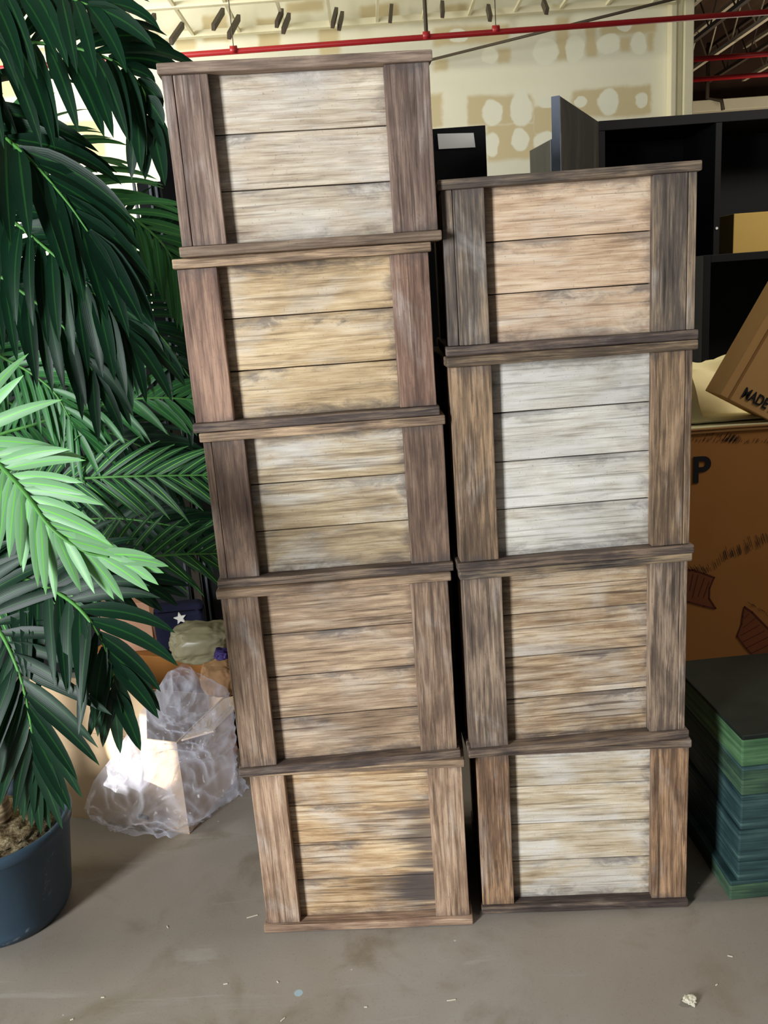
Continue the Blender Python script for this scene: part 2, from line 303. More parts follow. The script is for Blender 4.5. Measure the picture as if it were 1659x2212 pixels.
# ------------------------------------------------------------------ crates
def crate(nm, label, grp, cx, cy, yaw, W, ins, wl, wr, z0, z1, pal, nb, groove=(0, 0)):
    T = 0.0197; DP = 0.0097; REC = 0.034; DEPTH = 0.41
    root = tag(empty('wooden_crate', (cx, cy, z0), yaw), label, 'crate', grp)
    h = z1-z0; e = W/2-ins; sd = pal['seed']
    D_, Mi, Li = pal['panel']; PD, PM, PL = pal['post']; RD, RM, RL = pal.get('rail', pal['post'])
    pz0, pz1 = T, h-T; px0, px1 = -e+wl, e-wr
    mp = wood('panel_paint_'+nm, False, D_, Mi, Li, sd, pal.get('wash', 0.35), pal.get('stain', 0.3), (px0-0.004, px1+0.004, pz0, pz1), pal.get('edge', 0.75), pal.get('blot'), pal.get('washcol', (0.64, 0.60, 0.54)), comb=pal.get('comb', 0.45), high=0.35, seams=[T+f*(h-2*T) for f in (pal.get('cuts') or [(k+1)/nb for k in range(nb-1)])])
    mv = wood('post_paint_'+nm, True, PD, PM, PL, sd+3.3, pal.get('pwash', 0.18), 0.45, (-9, 9, pz0-0.005, pz1+0.005), 0.7, pal.get('pblot'), comb=0.55, high=pal.get('phigh', 0.3))
    mr = wood('rail_paint_'+nm, False, RD, RM, RL, sd+5.1, 0.1, 0.35, comb=0.6, high=0.5)
    BD, BM, BL = pal.get('brail', (S(44, 38, 37), S(84, 72, 66), S(138, 118, 98))); mbr = wood('ledge_paint_'+nm, False, BD, BM, BL, sd+6.4, 0.1, 0.6, comb=0.5, high=0.4)
    ms = wood('side_paint_'+nm, False, PD, PM, D_, sd+7.7, 0.1, 0.4)
    # body shell behind the face
    bm = bmesh.new(); x1 = e-0.012
    box(bm, (-x1, 0.056, T), (x1, 0.062, h-T)); box(bm, (-x1, DEPTH-0.03, T), (x1, DEPTH-0.015, h-T))
    hh = (h-2*T)/nb
    for k in range(nb):
        box(bm, (-x1, 0.03, T+k*hh+0.001), (-x1+0.014, DEPTH-0.02, T+(k+1)*hh-0.001), 0.0015); box(bm, (x1-0.014, 0.03, T+k*hh+0.001), (x1, DEPTH-0.02, T+(k+1)*hh-0.001), 0.0015)
    obj('body', bm, ms, root)
    # front panel of horizontal boards
    bm = bmesh.new(); cuts = [T]; fr = pal.get('cuts') or [(k+1)/nb for k in range(nb-1)]
    cuts = [T-0.002]+[T+f*(h-2*T) for f in fr]+[h-T+0.002]
    for k in range(nb): box(bm, (px0-0.02, REC, cuts[k]+0.0011), (px1+0.02, REC+0.02, cuts[k+1]-0.0011), 0.0016, None, 0.0007)
    obj('front_panel', bm, mp, root)
    # corner posts (front: board and narrow side strip)
    for s in (-1, 1):
        bm = bmesh.new(); wd = wl if s < 0 else wr; gq = groove[0 if s < 0 else 1]
        xa, xb = (-e, -e+wd) if s < 0 else (e-wd, e)
        if gq:
            xm = xa+wd*gq if s < 0 else xb-wd*gq
            box(bm, (xa, DP, T+0.0005), (xm-0.0006, REC+0.015, h-T-0.0005), 0.0016, None, 0.0006); box(bm, (xm+0.0006, DP, T+0.0005), (xb, REC+0.015, h-T-0.0005), 0.0016, None, 0.0006)
        else: box(bm, (xa, DP, T+0.0005), (xb, REC+0.015, h-T-0.0005), 0.002, None, 0.0007)
        if s < 0: box(bm, (-e, REC+0.0155, T+0.0005), (-e+0.012, REC+0.07, h-T-0.0005), 0.0015)
        else: box(bm, (e-0.012, REC+0.0155, T+0.0005), (e, REC+0.07, h-T-0.0005), 0.0015)
        obj('corner_post', bm, mv, root)
        bm = bmesh.new(); xa, xb = (-e, -e+0.012) if s < 0 else (e-0.012, e)
        box(bm, (xa, DEPTH-0.085, T+0.0005), (xb, DEPTH-0.001, h-T-0.0005), 0.0015); box(bm, ((-e+0.013, DEPTH-0.014, T+0.0005) if s < 0 else (e-wr, DEPTH-0.014, T+0.0005)), ((-e+wl, DEPTH-0.001, h-T-0.0005) if s < 0 else (e-0.013, DEPTH-0.001, h-T-0.0005)), 0.0015)
        obj('rear_post', bm, mv, root)
    for nm2, za, zb in (('bottom_rail', 0.0004, T), ('top_rail', h-T, h-0.0004)):
        bm = bmesh.new(); box(bm, (-W/2, 0, za), (W/2, REC+0.02, zb), 0.0035, None, 0.0011, 3)
        box(bm, (-W/2, REC+0.0205, za), (-W/2+0.03, DEPTH-0.0305, zb), 0.003); box(bm, (W/2-0.03, REC+0.0205, za), (W/2, DEPTH-0.0305, zb), 0.003); box(bm, (-W/2, DEPTH-0.03, za), (W/2, DEPTH, zb), 0.003)
        obj(nm2, bm, mbr if nm2 == 'bottom_rail' else mr, root)
    for nm2, za, zb in (('base_board', 0.002, T-0.002), ('lid', h-T+0.002, h-0.002)):
        bm = bmesh.new(); box(bm, (-W/2+0.0305, REC+0.0205, za), (W/2-0.0305, DEPTH-0.0305, zb), 0.001); obj(nm2, bm, ms, root)
    return root
brown = (S(88, 70, 62), S(128, 104, 90), S(160, 134, 116))
greyb = (S(84, 74, 68), S(124, 110, 100), S(160, 144, 128))
lightb = (S(110, 88, 74), S(160, 132, 108), S(198, 168, 140))
railc = (S(96, 80, 68), S(146, 122, 100), S(190, 162, 130))
PAL = {
 'L1': dict(panel=(S(168, 144, 122), S(202, 184, 160), S(226, 212, 190)), brail=(S(80, 66, 54), S(118, 100, 84), S(150, 130, 110)), post=(S(96, 78, 70), S(132, 110, 98), S(158, 134, 118)), rail=(S(104, 88, 76), S(138, 118, 104), S(168, 146, 126)), wash=0.42, stain=0.45, edge=0.5, washcol=(0.64, 0.62, 0.58), seed=1.0, cuts=(0.325, 0.66)),
 'L2': dict(panel=(S(150, 126, 94), S(196, 168, 128), S(218, 194, 156)), post=(S(100, 76, 66), S(140, 110, 94), S(172, 138, 116)), rail=railc, wash=0.28, stain=0.22, edge=0.8, seed=2.0, cuts=(0.32, 0.665)),
 'L3': dict(panel=(S(132, 112, 88), S(176, 154, 122), S(204, 186, 152)), post=(S(80, 62, 54), S(116, 94, 80), S(148, 122, 102)), rail=railc, wash=0.4, stain=0.3, edge=0.75, seed=3.0, cuts=(0.31, 0.655), washcol=(0.66, 0.66, 0.64)),
 'L4': dict(panel=(S(112, 90, 74), S(164, 138, 112), S(200, 174, 144)), post=(S(96, 78, 66), S(146, 120, 100), S(182, 154, 128)), rail=railc, wash=0.3, stain=0.45, edge=0.6, seed=4.0, comb=0.65),
 'L5': dict(panel=(S(128, 98, 68), S(192, 158, 118), S(226, 200, 162)), post=(S(126, 100, 82), S(170, 138, 112), S(202, 172, 144)), rail=railc, wash=0.35, stain=0.35, edge=0.65, brail=(S(80, 64, 56), S(138, 112, 92), S(190, 160, 134)), seed=5.0, comb=0.7, blot=((0.155, 0.08, 0.09, 0.10, 0.92), (0.16, 0.2, 0.07, 0.12, 0.8), (0.15, 0.3, 0.05, 0.06, 0.6))),
 'R1': dict(panel=(S(176, 140, 108), S(212, 180, 148), S(228, 206, 178)), post=(S(76, 68, 62), S(112, 100, 90), S(160, 138, 112)), rail=(S(66, 58, 54), S(100, 88, 78), S(142, 122, 100)), wash=0.3, stain=0.25, edge=0.6, seed=6.0, phigh=0.5, cuts=(0.32, 0.66)),
 'R2': dict(panel=(S(170, 158, 138), S(206, 196, 178), S(228, 222, 208)), post=(S(84, 70, 60), S(126, 104, 84), S(176, 146, 114)), rail=(S(70, 60, 52), S(108, 92, 76), S(156, 134, 106)), wash=0.6, stain=0.4, edge=0.6, washcol=(0.68, 0.66, 0.62), seed=7.0, phigh=0.55),
 'R3': dict(panel=(S(118, 90, 66), S(172, 144, 112), S(214, 190, 156)), post=(S(84, 72, 64), S(126, 108, 94), S(176, 152, 128)), rail=(S(60, 55, 54), S(96, 86, 78), S(160, 138, 108)), wash=0.4, stain=0.45, edge=0.7, seed=8.0, phigh=0.6, comb=0.7),
 'R4': dict(panel=(S(158, 134, 102), S(204, 184, 152), S(226, 212, 188)), post=(S(92, 70, 58), S(140, 110, 86), S(190, 152, 116)), rail=(S(60, 52, 50), S(94, 80, 72), S(136, 116, 96)), wash=0.5, stain=0.25, edge=0.75, washcol=(0.70, 0.68, 0.64), seed=9.0, phigh=0.6),
}
GL, GR = 'crates of the left stack', 'crates of the right stack'
CR = [
 ('L1', 'brown crate with whitewashed three-board panel on top of the tall left stack', GL, -.1028, 1.7555, .0748, .5145, .0059, .0850, .0865, 1.5955, 1.9403, 3, (.24, 0)),
 ('L2', 'crate with three golden tan boards just under the topmost crate of the left stack', GL, -.1257, 1.7804, .0245, .5164, .0058, .0796, .0770, 1.2464, 1.5955, 3, (0, 0)),
 ('L3', 'middle crate of the left stack, tan boards whitened along the bottom', GL, -.1148, 1.7781, .0199, .5162, .0052, .0863, .0860, .9029, 1.2464, 3, (.2, 0)),
 ('L4', 'crate with four brown boards, second from the floor in the left stack', GL, -.1194, 1.7677, .0334, .5128, .0073, .0805, .0833, .4497, .9029, 4, (0, 0)),
 ('L5', 'crate on the floor under the left stack, black stain at the right of its panel', GL, -.1118, 1.7811, -.0445, .5126, .0074, .0812, .0809, 0, .4497, 4, (0, 0)),
 ('R1', 'crate with three peach-tan boards on top of the shorter right stack', GR, .4119, 1.7913, -.0322, .5202, .0067, .0856, .0849, 1.3647, 1.7112, 3, (.26, .2)),
 ('R2', 'crate with four grey-white boards, second from the top in the right stack', GR, .4099, 1.7689, .0344, .5199, .0082, .0832, .0825, .9051, 1.3647, 4, (0, .18)),
 ('R3', 'crate with streaky brown boards, second from the floor in the right stack', GR, .4116, 1.7759, .0390, .5153, .0074, .0863, .0825, .4524, .9051, 4, (0, .2)),
 ('R4', 'crate on the floor under the right stack, pale boards and an orange-brown right post', GR, .4210, 1.7904, -.0495, .5035, .0034, .0779, .0836, 0, .4524, 4, (0, 0)),
]
for n_ in PAL:
    PAL[n_]['post'] = tuple((c[0]*k, c[1]*k, c[2]*k) for c, k in zip(PAL[n_]['post'], (0.55, 0.72, 0.95)))
    if 'rail' in PAL[n_]: PAL[n_]['rail'] = tuple((c[0]*k, c[1]*k, c[2]*k) for c, k in zip(PAL[n_]['rail'], (0.6, 0.8, 1.0)))
    PAL[n_]['panel'] = tuple((c[0]*k, c[1]*k, c[2]*k) for c, k in zip(PAL[n_]['panel'], (0.62, 0.86, 1.0)))
for (n, lab, grp, cx, cy, yaw, W, ins, wl, wr, z0, z1, nb, gv) in CR:
    crate(n, lab, grp, cx, cy, yaw, W, ins, wl, wr, z0, z1, PAL[n], nb, gv)

# ------------------------------------------------------------------ black furniture behind
M_black = plain('black_painted_board', S(15, 15, 17), 0.6, 0.2, 0.25, 6)
M_paper = plain('white_paper', S(238, 236, 230), 0.7, 0.2, 0.02)
M_grey = plain('worn_grey_metal', S(100, 104, 112), 0.45, 0.5, 0.25, 20)
p1 = at(1050, 270, 2.7); zt = at(1050, 270, 2.7).z; x1 = p1.x
cab = tag(empty('black_cabinet', (-0.1, 2.7, 0)), 'tall black cabinet standing behind the two crate stacks, white paper on its front', 'cabinet')
bm = bmesh.new(); xl = at(338, 338, 2.7).x+0.1
for (a, b) in (((xl, 0.02, 0.0), (x1+0.1-0.0, 0.38, 0.03)), ((xl, 0.02, zt-0.03), (x1+0.1, 0.38, zt)), ((xl, 0.02, 0.03), (xl+0.02, 0.38, zt-0.03)), ((x1+0.08, 0.02, 0.03), (x1+0.1, 0.38, zt-0.03)), ((xl+0.02, 0.36, 0.03), (x1+0.08, 0.38, zt-0.03))): box(bm, a, b, 0.001)
obj('body', bm, M_black, cab)
for k in range(2):
    xa = xl+(x1+0.1-xl)/2*k; xb = xl+(x1+0.1-xl)/2*(k+1)
    bm = bmesh.new(); box(bm, (xa+0.002, 0.0, 0.02), (xb-0.002, 0.019, zt), 0.002); obj('door', bm, M_black, cab)
bm = bmesh.new(); a_ = at(945, 289, 2.697); b_ = at(1023, 287, 2.697); c_ = at(1027, 318, 2.697); d_ = at(948, 322, 2.697)
fr = [bm.verts.new(q-cab.location) for q in (d_, c_, b_, a_)]; bk = [bm.verts.new(q-cab.location+Vector((0, 0.0025, 0))) for q in (d_, c_, b_, a_)]
bm.faces.new(fr); bm.faces.new(bk[::-1])
for k in range(4): bm.faces.new((fr[(k+1) % 4], fr[k], bk[k], bk[(k+1) % 4]))
tag(obj('paper_notice', bm, M_paper, None, loc=cab.location), 'blank white sheet of paper taped high on the black cabinet', 'paper')
# lower black case left of it
q = at(285, 395, 3.0)
s_ = tag(empty('black_case', (q.x, 3.0, 0)), 'lower black case with grey metal edges behind the palm leaves', 'case')
bm = bmesh.new(); box(bm, (0.012, 0.01, 0), (0.105-0.01, 0.4, q.z), 0.003); obj('body', bm, M_black, s_)
for xx in (0.0, 0.052, 0.072):
    bm = bmesh.new(); box(bm, (xx, 0.0, 0.0), (xx+0.009, 0.012, q.z), 0.002); obj('edge_strip', bm, M_grey, s_)
cb3 = tag(empty('black_cabinet', (-1.95, 3.45, 0)), 'low black cabinet added as dark backing behind the palm trees, left of the black case', 'cabinet')  # added to darken the view between the palm leaves
bm = bmesh.new(); box(bm, (0, 0.02, 0), (1.12, 0.42, 1.50), 0.003); obj('body', bm, M_black, cb3)
for k in range(2):
    bm = bmesh.new(); box(bm, (0.004+k*0.56, 0, 0.02), (0.556+k*0.56, 0.019, 1.49), 0.002); obj('door', bm, M_black, cb3)
# bookcase at right
bk = tag(empty('black_bookcase', (1.05, 4.0, 0)), 'tall black bookcase with open bays at the upper right, behind the right stack', 'bookcase')
bm = bmesh.new(); box(bm, (0, 0, 2.12), (2.0, 0.42, 2.16), 0.002); obj('top_board', bm, M_black, bk)
bm = bmesh.new(); box(bm, (0, 0.40, 0.0), (2.0, 0.42, 2.12), 0.0); obj('back_panel', bm, M_black, bk)
for xx in (0.0, 0.512, 1.24, 1.975):
    bm = bmesh.new(); box(bm, (xx, 0.0, 0.0), (xx+0.028, 0.399, 2.119), 0.002); obj('upright', bm, M_black, bk)
bm = bmesh.new(); box(bm, (0.541, 0.02, 1.40), (1.239, 0.398, 1.425)); obj('shelf', bm, M_black, bk)
bm = bmesh.new(); tube(bm, (Vector((0.526, -0.004, 1.68)), Vector((0.526, 0.0, 1.68))), 0.006, 8); obj('screw', bm, M_paper, bk)
M_ybox = plain('yellow_board', S(206, 172, 96), 0.8, 0.15, 0.08, 5)
bm = bmesh.new(); box(bm, (1.71, 4.14, 1.426), (2.27, 4.37, 1.745), 0.004); tag(obj('yellow_box', bm, M_ybox), 'yellow-tan carton standing inside the right bay of the black bookcase', 'box')
# open black cabinet in front of it
oc = tag(empty('open_black_cabinet', (1.33, 3.5, 0)), 'open-fronted black cabinet behind the big cardboard box, right edge of the photo', 'cabinet')
q = at(1515, 552, 3.5)
bm = bmesh.new(); zt2 = q.z
box(bm, (0, 0, 0), (0.03, 0.42, zt2), 0.002); box(bm, (1.2, 0, 0), (1.23, 0.42, zt2), 0.002); box(bm, (0.03, 0.0, zt2-0.03), (1.2, 0.42, zt2), 0.002); box(bm, (0.03, 0.4, 0), (1.2, 0.42, zt2-0.03)); box(bm, (0.03, 0.01, 0), (1.2, 0.4, 0.03))
obj('body', bm, M_black, oc)
bm = bmesh.new(); box(bm, (0.031, 0.03, 0.8), (1.199, 0.399, 0.82)); obj('shelf', bm, M_black, oc)
# loose boards seen edge on
t = NT('dark_scuffed_board'); v = t.coord((1, 1, 0.35)); f = t.noise(v, 6, 6, 0.65, 0.6); g = t.noise(v, 30, 4)
c = t.mix(t.step(f, 0.45, 0.7), S(40, 38, 34), S(66, 62, 52)); c = t.mix(t.math('MULTIPLY', t.step(t.math('ADD', f, t.math('MULTIPLY', g, 0.25)), 0.74, 0.8), 0.6), c, S(150, 146, 130)); t.bsdf(c, 0.6, 0.3, f, 0.1); M_board = t.m
M_edge = plain('blue_grey_edge', S(112, 120, 134), 0.6, 0.3, 0.3, 14)
def leanboard(pn, pf, z, label, th=0.022):
    d = Vector((pf.x-pn.x, pf.y-pn.y, 0)); Lb = d.length; rz = atan2(d.y, d.x)
    r = tag(empty('plywood_board', (pn.x, pn.y, 0), rz), label, 'board')
    bm = bmesh.new(); box(bm, (0.006, 0, 0), (Lb, th, z), 0.001); obj('sheet', bm, M_board, r)
    bm = bmesh.new(); box(bm, (-0.002, -0.001, 0), (0.006, th+0.001, z), 0.001); obj('edge_band', bm, M_edge, r); return r
leanboard(at(1208, 205, 2.6), at(1293, 255, 3.06), at(1210, 206, 2.6).z, 'tall dark scuffed board standing on edge, blue-grey front edge, above the right stack')
leanboard(at(1204, 300, 3.0), at(1157, 325, 3.22), at(1204, 300, 3.0).z, 'lower dark board just left of the tall upright board')

# ------------------------------------------------------------------ right side: cardboard, cloth, green boxes
def cardboard(name, col, sc_=6):
    t = NT(name); v = t.coord(); f = t.noise(v, sc_, 4); g = t.noise(t.coord((1, 1, 120)), 1, 2)
    c = t.mix(f, [x*0.88 for x in col], [x*1.1 for x in col]); c = t.mix(t.math('MULTIPLY', g, 0.12), c, [x*0.7 for x in col]); t.bsdf(c, 0.8, 0.15, g, 0.05); return t.m
M_cbd = cardboard('brown_cardboard', S(166, 112, 58)); M_cbl = cardboard('tan_cardboard', S(196, 152, 96)); M_ink = plain('black_ink', S(28, 28, 30), 0.7, 0.2, 0.1)
M_mar = plain('maroon_marker', S(92, 42, 34), 0.7, 0.2, 0.2); M_marf = plain('maroon_wash', S(122, 72, 46), 0.8, 0.1, 0.2); M_tape = plain('tan_edge', S(150, 108, 62), 0.7, 0.2)
YB = 2.6; q0 = at(1497, 917, YB); zb = at(1560, 925, YB).z; bx = 0.90
cb = tag(empty('cardboard_box', (bx, YB, 0)), 'large brown cardboard box with a black letter P and marker drawings on its front', 'box')
bm = bmesh.new(); WB = 0.95; DB = 0.62; th = 0.006
for (a, b) in (((0, 0, 0), (WB, th, zb)), ((0, DB-th, 0), (WB, DB, zb)), ((0, th, 0), (th, DB-th, zb)), ((WB-th, th, 0), (WB, DB-th, zb)), ((th, th, 0), (WB-th, DB-th, th))): box(bm, a, b, 0.001)
obj('body', bm, M_cbd, cb)
bm = bmesh.new(); box(bm, (0.002, 0.001, zb+0.001), (WB-0.002, DB*0.48, zb+0.006), 0.001, None, 0.002); obj('top_flap', bm, plain('pale_flap', S(184, 176, 136), 0.8, 0.1), cb)
bm = bmesh.new(); box(bm, (0.002, -0.004, zb-0.012), (WB-0.002, -0.0005, zb-0.003), 0.001, None, 0.001); box(bm, (0.002, -0.006, zb-0.002), (WB-0.002, 0.0, zb+0.003), 0.001, None, 0.0015); obj('flap_edge', bm, M_tape, cb)
def F(px, py):   # point on the box front
    p = at(px, py, YB); return (p.x-bx, p.z)
def strokes(bm, segs, w_, y):
    for (x0, z0, x1_, z1_) in segs:
        d = Vector((x1_-x0, 0, z1_-z0));
        if d.length < 1e-5: continue
        nrm = Vector((-d.z, 0, d.x)).normalized()*w_/2; e_ = d.normalized()*w_*0.3
        vs = [bm.verts.new(Vector((x0, y, z0))-nrm-e_), bm.verts.new(Vector((x1_, y, z1_))-nrm+e_), bm.verts.new(Vector((x1_, y, z1_))+nrm+e_), bm.verts.new(Vector((x0, y, z0))+nrm-e_)]; bm.faces.new(vs)
def poly(bm, pts, y): bm.faces.new([bm.verts.new((x, y, z)) for x, z in pts])
def path(pp, closed=False):
    q = [F(*p) for p in pp]; n = len(q); return [(q[i][0], q[i][1], q[(i+1) % n][0], q[(i+1) % n][1]) for i in range(n if closed else n-1)]
sh1 = [(1478, 1230), (1497, 1231), (1520, 1238), (1543, 1247), (1533, 1270), (1532, 1292), (1546, 1314), (1520, 1309), (1488, 1300), (1470, 1296)]
sh2 = [(1608, 1310), (1625, 1322), (1660, 1358), (1690, 1400), (1670, 1430), (1630, 1420), (1612, 1400), (1592, 1374), (1602, 1348), (1604, 1332)]
ALLL = (((1497, 1240), (1490, 1275)), ((1508, 1242), (1496, 1290)), ((1522, 1248), (1508, 1288)), ((1532, 1256), (1520, 1290)), ((1600, 1372), (1640, 1350)), ((1606, 1385), (1652, 1362)), ((1615, 1398), (1660, 1375)), ((1625, 1410), (1668, 1388)), ((1606, 1355), (1632, 1335)), ((1608, 1335), (1618, 1325)))
for s_, ls in ((sh1, ALLL[:4]), (sh2, ALLL[4:])):
    bm = bmesh.new(); poly(bm, [F(*p) for p in s_], -0.0008); obj('drawing_fill', bm, M_marf, cb)
    bm = bmesh.new(); strokes(bm, path(s_, True), 0.0042, -0.0014)
    for a in ls: strokes(bm, path(a), 0.002, -0.0014)
    obj('drawing_outline', bm, M_mar, cb)
rr = random.Random(3)
def hatch(x0, y0, x1_, y1_, n, ln, sl, jit=3):
    for i in range(n):
        f = i/(n-1); x = x0+(x1_-x0)*f+rr.uniform(-jit, jit); y = y0+(y1_-y0)*f+rr.uniform(-jit, jit); l_ = ln*rr.uniform(0.5, 1.2); strokes(bm, path(((x, y), (x+sl*l_, y-l_))), 0.0012, -0.0014)
for grp_ in (((1497, 952, 1659, 958, 34, 8, 0.5), (1560, 952, 1590, 956, 22, 15, 0.7), (1520, 940, 1555, 942, 9, 8, 0.5)), ((1530, 1238, 1580, 1200, 14, 16, -0.3), (1570, 1210, 1659, 1170, 38, 20, -0.3, 5), (1490, 1232, 1530, 1236, 16, 12, -0.6)), ((1625, 1308, 1659, 1330, 8, 8, -1.2),)):
    bm = bmesh.new()
    for a in grp_: hatch(*a)
    obj('pen_hatching', bm, M_ink, cb)
def text(body, size, mat, M, parent, name='lettering', bold=0.0, sx=1.0):
    cu = bpy.data.curves.new('tmp', 'FONT'); cu.body = body; cu.size = size; cu.extrude = 0.0006; cu.offset = bold; cu.resolution_u = 6
    o = bpy.data.objects.new('tmp', cu); C.objects.link(o); bpy.context.view_layer.update()
    me = bpy.data.meshes.new_from_object(o); bpy.data.objects.remove(o); me.transform(Matrix.Diagonal((sx, 1, 1, 1)))
    me.name = name; me.materials.clear(); me.materials.append(mat); r = bpy.data.objects.new(name, me); C.objects.link(r); r.parent = parent; r.matrix_local = M; return r
RX = Matrix.Rotation(pi/2, 4, 'X')
pa = F(1496, 1042)
text('P', 0.115, M_ink, Matrix.Translation((pa[0]-0.004, -0.0012, pa[1])) @ RX, cb, bold=0.0028)
# drape cloth on top
t = NT('cream_cloth'); v = t.coord(); f = t.noise(v, 14, 4); t.bsdf(t.mix(f, S(214, 200, 150), S(234, 224, 178)), 0.9, 0.1, f, 0.2); M_cloth = t.m
bm = bmesh.new(); nx, ny = 60, 44; g = [[None]*(ny+1) for _ in range(nx+1)]
for i in range(nx+1):
    for j in range(ny+1):
        u = i/nx; v_ = j/ny; X = bx+0.005+u*0.90; Y_ = YB+0.055+v_*0.52
        rise = min(1, max(0, v_*1.0-0.10-0.16*(u>0.15))*3.6); rise = rise*rise*(3-2*rise)
        nzv = noise.noise(Vector((X*6, Y_*5, 3))) ; fold = abs(noise.noise(Vector((X*3+Y_*9, Y_*4-X*5, 7))))
        z = zb+0.010+rise*(0.115+0.05*nzv)+rise*0.05*(0.5-fold)+0.006*abs(nzv)
        if u < 0.03 or u > 0.97 or v_ > 0.96: z = zb+0.012+rise*0.04
        g[i][j] = bm.verts.new((X, Y_-0.035*rise*noise.noise(Vector((X*8, 1, 2))), z))
for i in range(nx):
    for j in range(ny): bm.faces.new((g[i][j], g[i+1][j], g[i+1][j+1], g[i][j+1]))
o = tag(obj('folded_cloth', bm, M_cloth, None, True), 'crumpled cream drop cloth heaped on top of the big cardboard box', 'cloth')
md = o.modifiers.new('solid', 'SOLIDIFY'); md.thickness = 0.004; md.offset = 1
# tilted carton
TY = 2.605; pc = at(1555, 853, TY); tilt = -radians(30.0)
Mt = Matrix.Translation(pc) @ Matrix.Rotation(-tilt, 4, 'Y')
tb = empty('tilted_carton', (0, 0, 0)); tb.matrix_world = Mt; tag(tb, 'tan cardboard carton tipped on the cream cloth, printed MADE', 'box')
bm = bmesh.new(); box(bm, (0, 0, 0), (0.20, 0.12, 0.38), 0.002); obj('body', bm, M_cbl, tb)
bm = bmesh.new(); box(bm, (0.028, -0.0012, 0.002), (0.036, 0.0, 0.378)); obj('crease', bm, M_tape, tb)
text('MADE IN', 0.046, M_ink, Matrix.Translation((0.060, -0.001, 0.024)) @ RX, tb, bold=0.0012, sx=0.72)
# green boxes
def greenmat(nm, a, b, c_, seed):
    t = NT(nm); v = t.coord((3, 3, 95), (seed, seed, seed)); f = t.noise(v, 1.0, 4, 0.6, 0.3); g = t.noise(t.coord((4, 4, 9), (seed, 0, 0)), 1.5, 4)
    c = t.ramp(t.math('MULTIPLY_ADD', f, 0.6, t.math('MULTIPLY', g, 0.4)), [(0.36, a), (0.5, b), (0.64, c_)]); t.bsdf(c, 0.5, 0.35, f, 0.25, 0.001); return t.m
GM = [greenmat('green_paint_a', S(28, 44, 38), S(52, 74, 60), S(84, 112, 82), 1), greenmat('green_paint_b', S(28, 46, 50), S(50, 74, 74), S(80, 106, 100), 4), greenmat('green_paint_c', S(40, 66, 46), S(70, 104, 70), S(100, 136, 94), 8), greenmat('green_dark', S(12, 17, 16), S(20, 27, 24), S(34, 40, 33), 12)]
lay = [(0.0, 0.054, -0.012, 0), (0.055, 0.108, 0.004, 1), (0.109, 0.196, 0.004, 1), (0.197, 0.289, 0.006, 1), (0.290, 0.366, 0.006, 0), (0.367, 0.448, 0.003, 2)]
lbl = ['green wooden box resting on the floor at the foot of the green stack', 'thin green box, second from the floor in the green stack', 'blue-green box, third from the floor in the green stack', 'blue-green box with a pale top edge, fourth from the floor in the green stack', 'green box directly under the topmost one of the green stack', 'bright green box lying on top of the green stack']
for k, (z0, z1, off, mi) in enumerate(lay):
    r = tag(empty('green_box', (0.791+off, 1.786+abs(off)*0.4, z0), radians(rr.uniform(-1.5, 1.5)+2)), lbl[k], 'box', 'green painted wooden boxes stacked at the right')
    bm = bmesh.new(); box(bm, (0, 0, 0), (0.55, 0.42, z1-z0-0.012), 0.004, None, 0.0008); obj('body', bm, GM[mi], r)
    bm = bmesh.new(); box(bm, (-0.001, -0.001, z1-z0-0.0118), (0.551, 0.421, z1-z0-0.0004), 0.004, None, 0.0006); obj('lid', bm, GM[3 if k == 5 else (1 if mi == 0 else mi)], r)  # topmost lid uses a much darker green than its box

# ------------------------------------------------------------------ left pile: box, bag, sacks
M_cbw = cardboard('pale_cardboard', S(192, 164, 130))
A = Vector((-0.640, 2.225, 0)); Bv = Vector((-0.977, 2.339, 0)); Cv = Vector((-0.493, 2.456, 0))
rz = atan2(A.y-Bv.y, A.x-Bv.x)
lb = tag(empty('cardboard_box', A, rz), 'open cardboard box on the floor behind the palm pot, under a clear bag', 'box')
bm = bmesh.new(); WL, DL, HL = 0.52, 0.30, 0.30
for (a, b) in (((-WL, 0, 0), (0, 0.005, HL)), ((-WL, DL-0.005, 0), (0, DL, HL)), ((-WL, 0.005, 0), (-WL+0.005, DL-0.005, HL)), ((-0.005, 0.005, 0), (0, DL-0.005, HL)), ((-WL+0.005, 0.005, 0), (-0.005, DL-0.005, 0.005))): box(bm, a, b, 0.001)
obj('body', bm, M_cbw, lb)
bm = bmesh.new(); box(bm, (-WL+0.01, 0, 0), (-0.10, 0.005, 0.16), 0.001, Matrix.Translation((0, 0.003, HL)) @ Matrix.Rotation(radians(-12), 4, 'X')); obj('flap', bm, M_cbw, lb)
bm = bmesh.new(); box(bm, (0.0, 0, 0), (0.005, 0.26, 0.12), 0.001, Matrix.Translation((0.0, 0.02, HL-0.003)) @ Matrix.Rotation(radians(70), 4, 'Y')); obj('flap', bm, M_cbw, lb)
bm = bmesh.new(); box(bm, (-0.17, -0.0012, 0.03), (-0.135, 0.0, 0.045)); obj('printed_mark', bm, M_ink, lb)
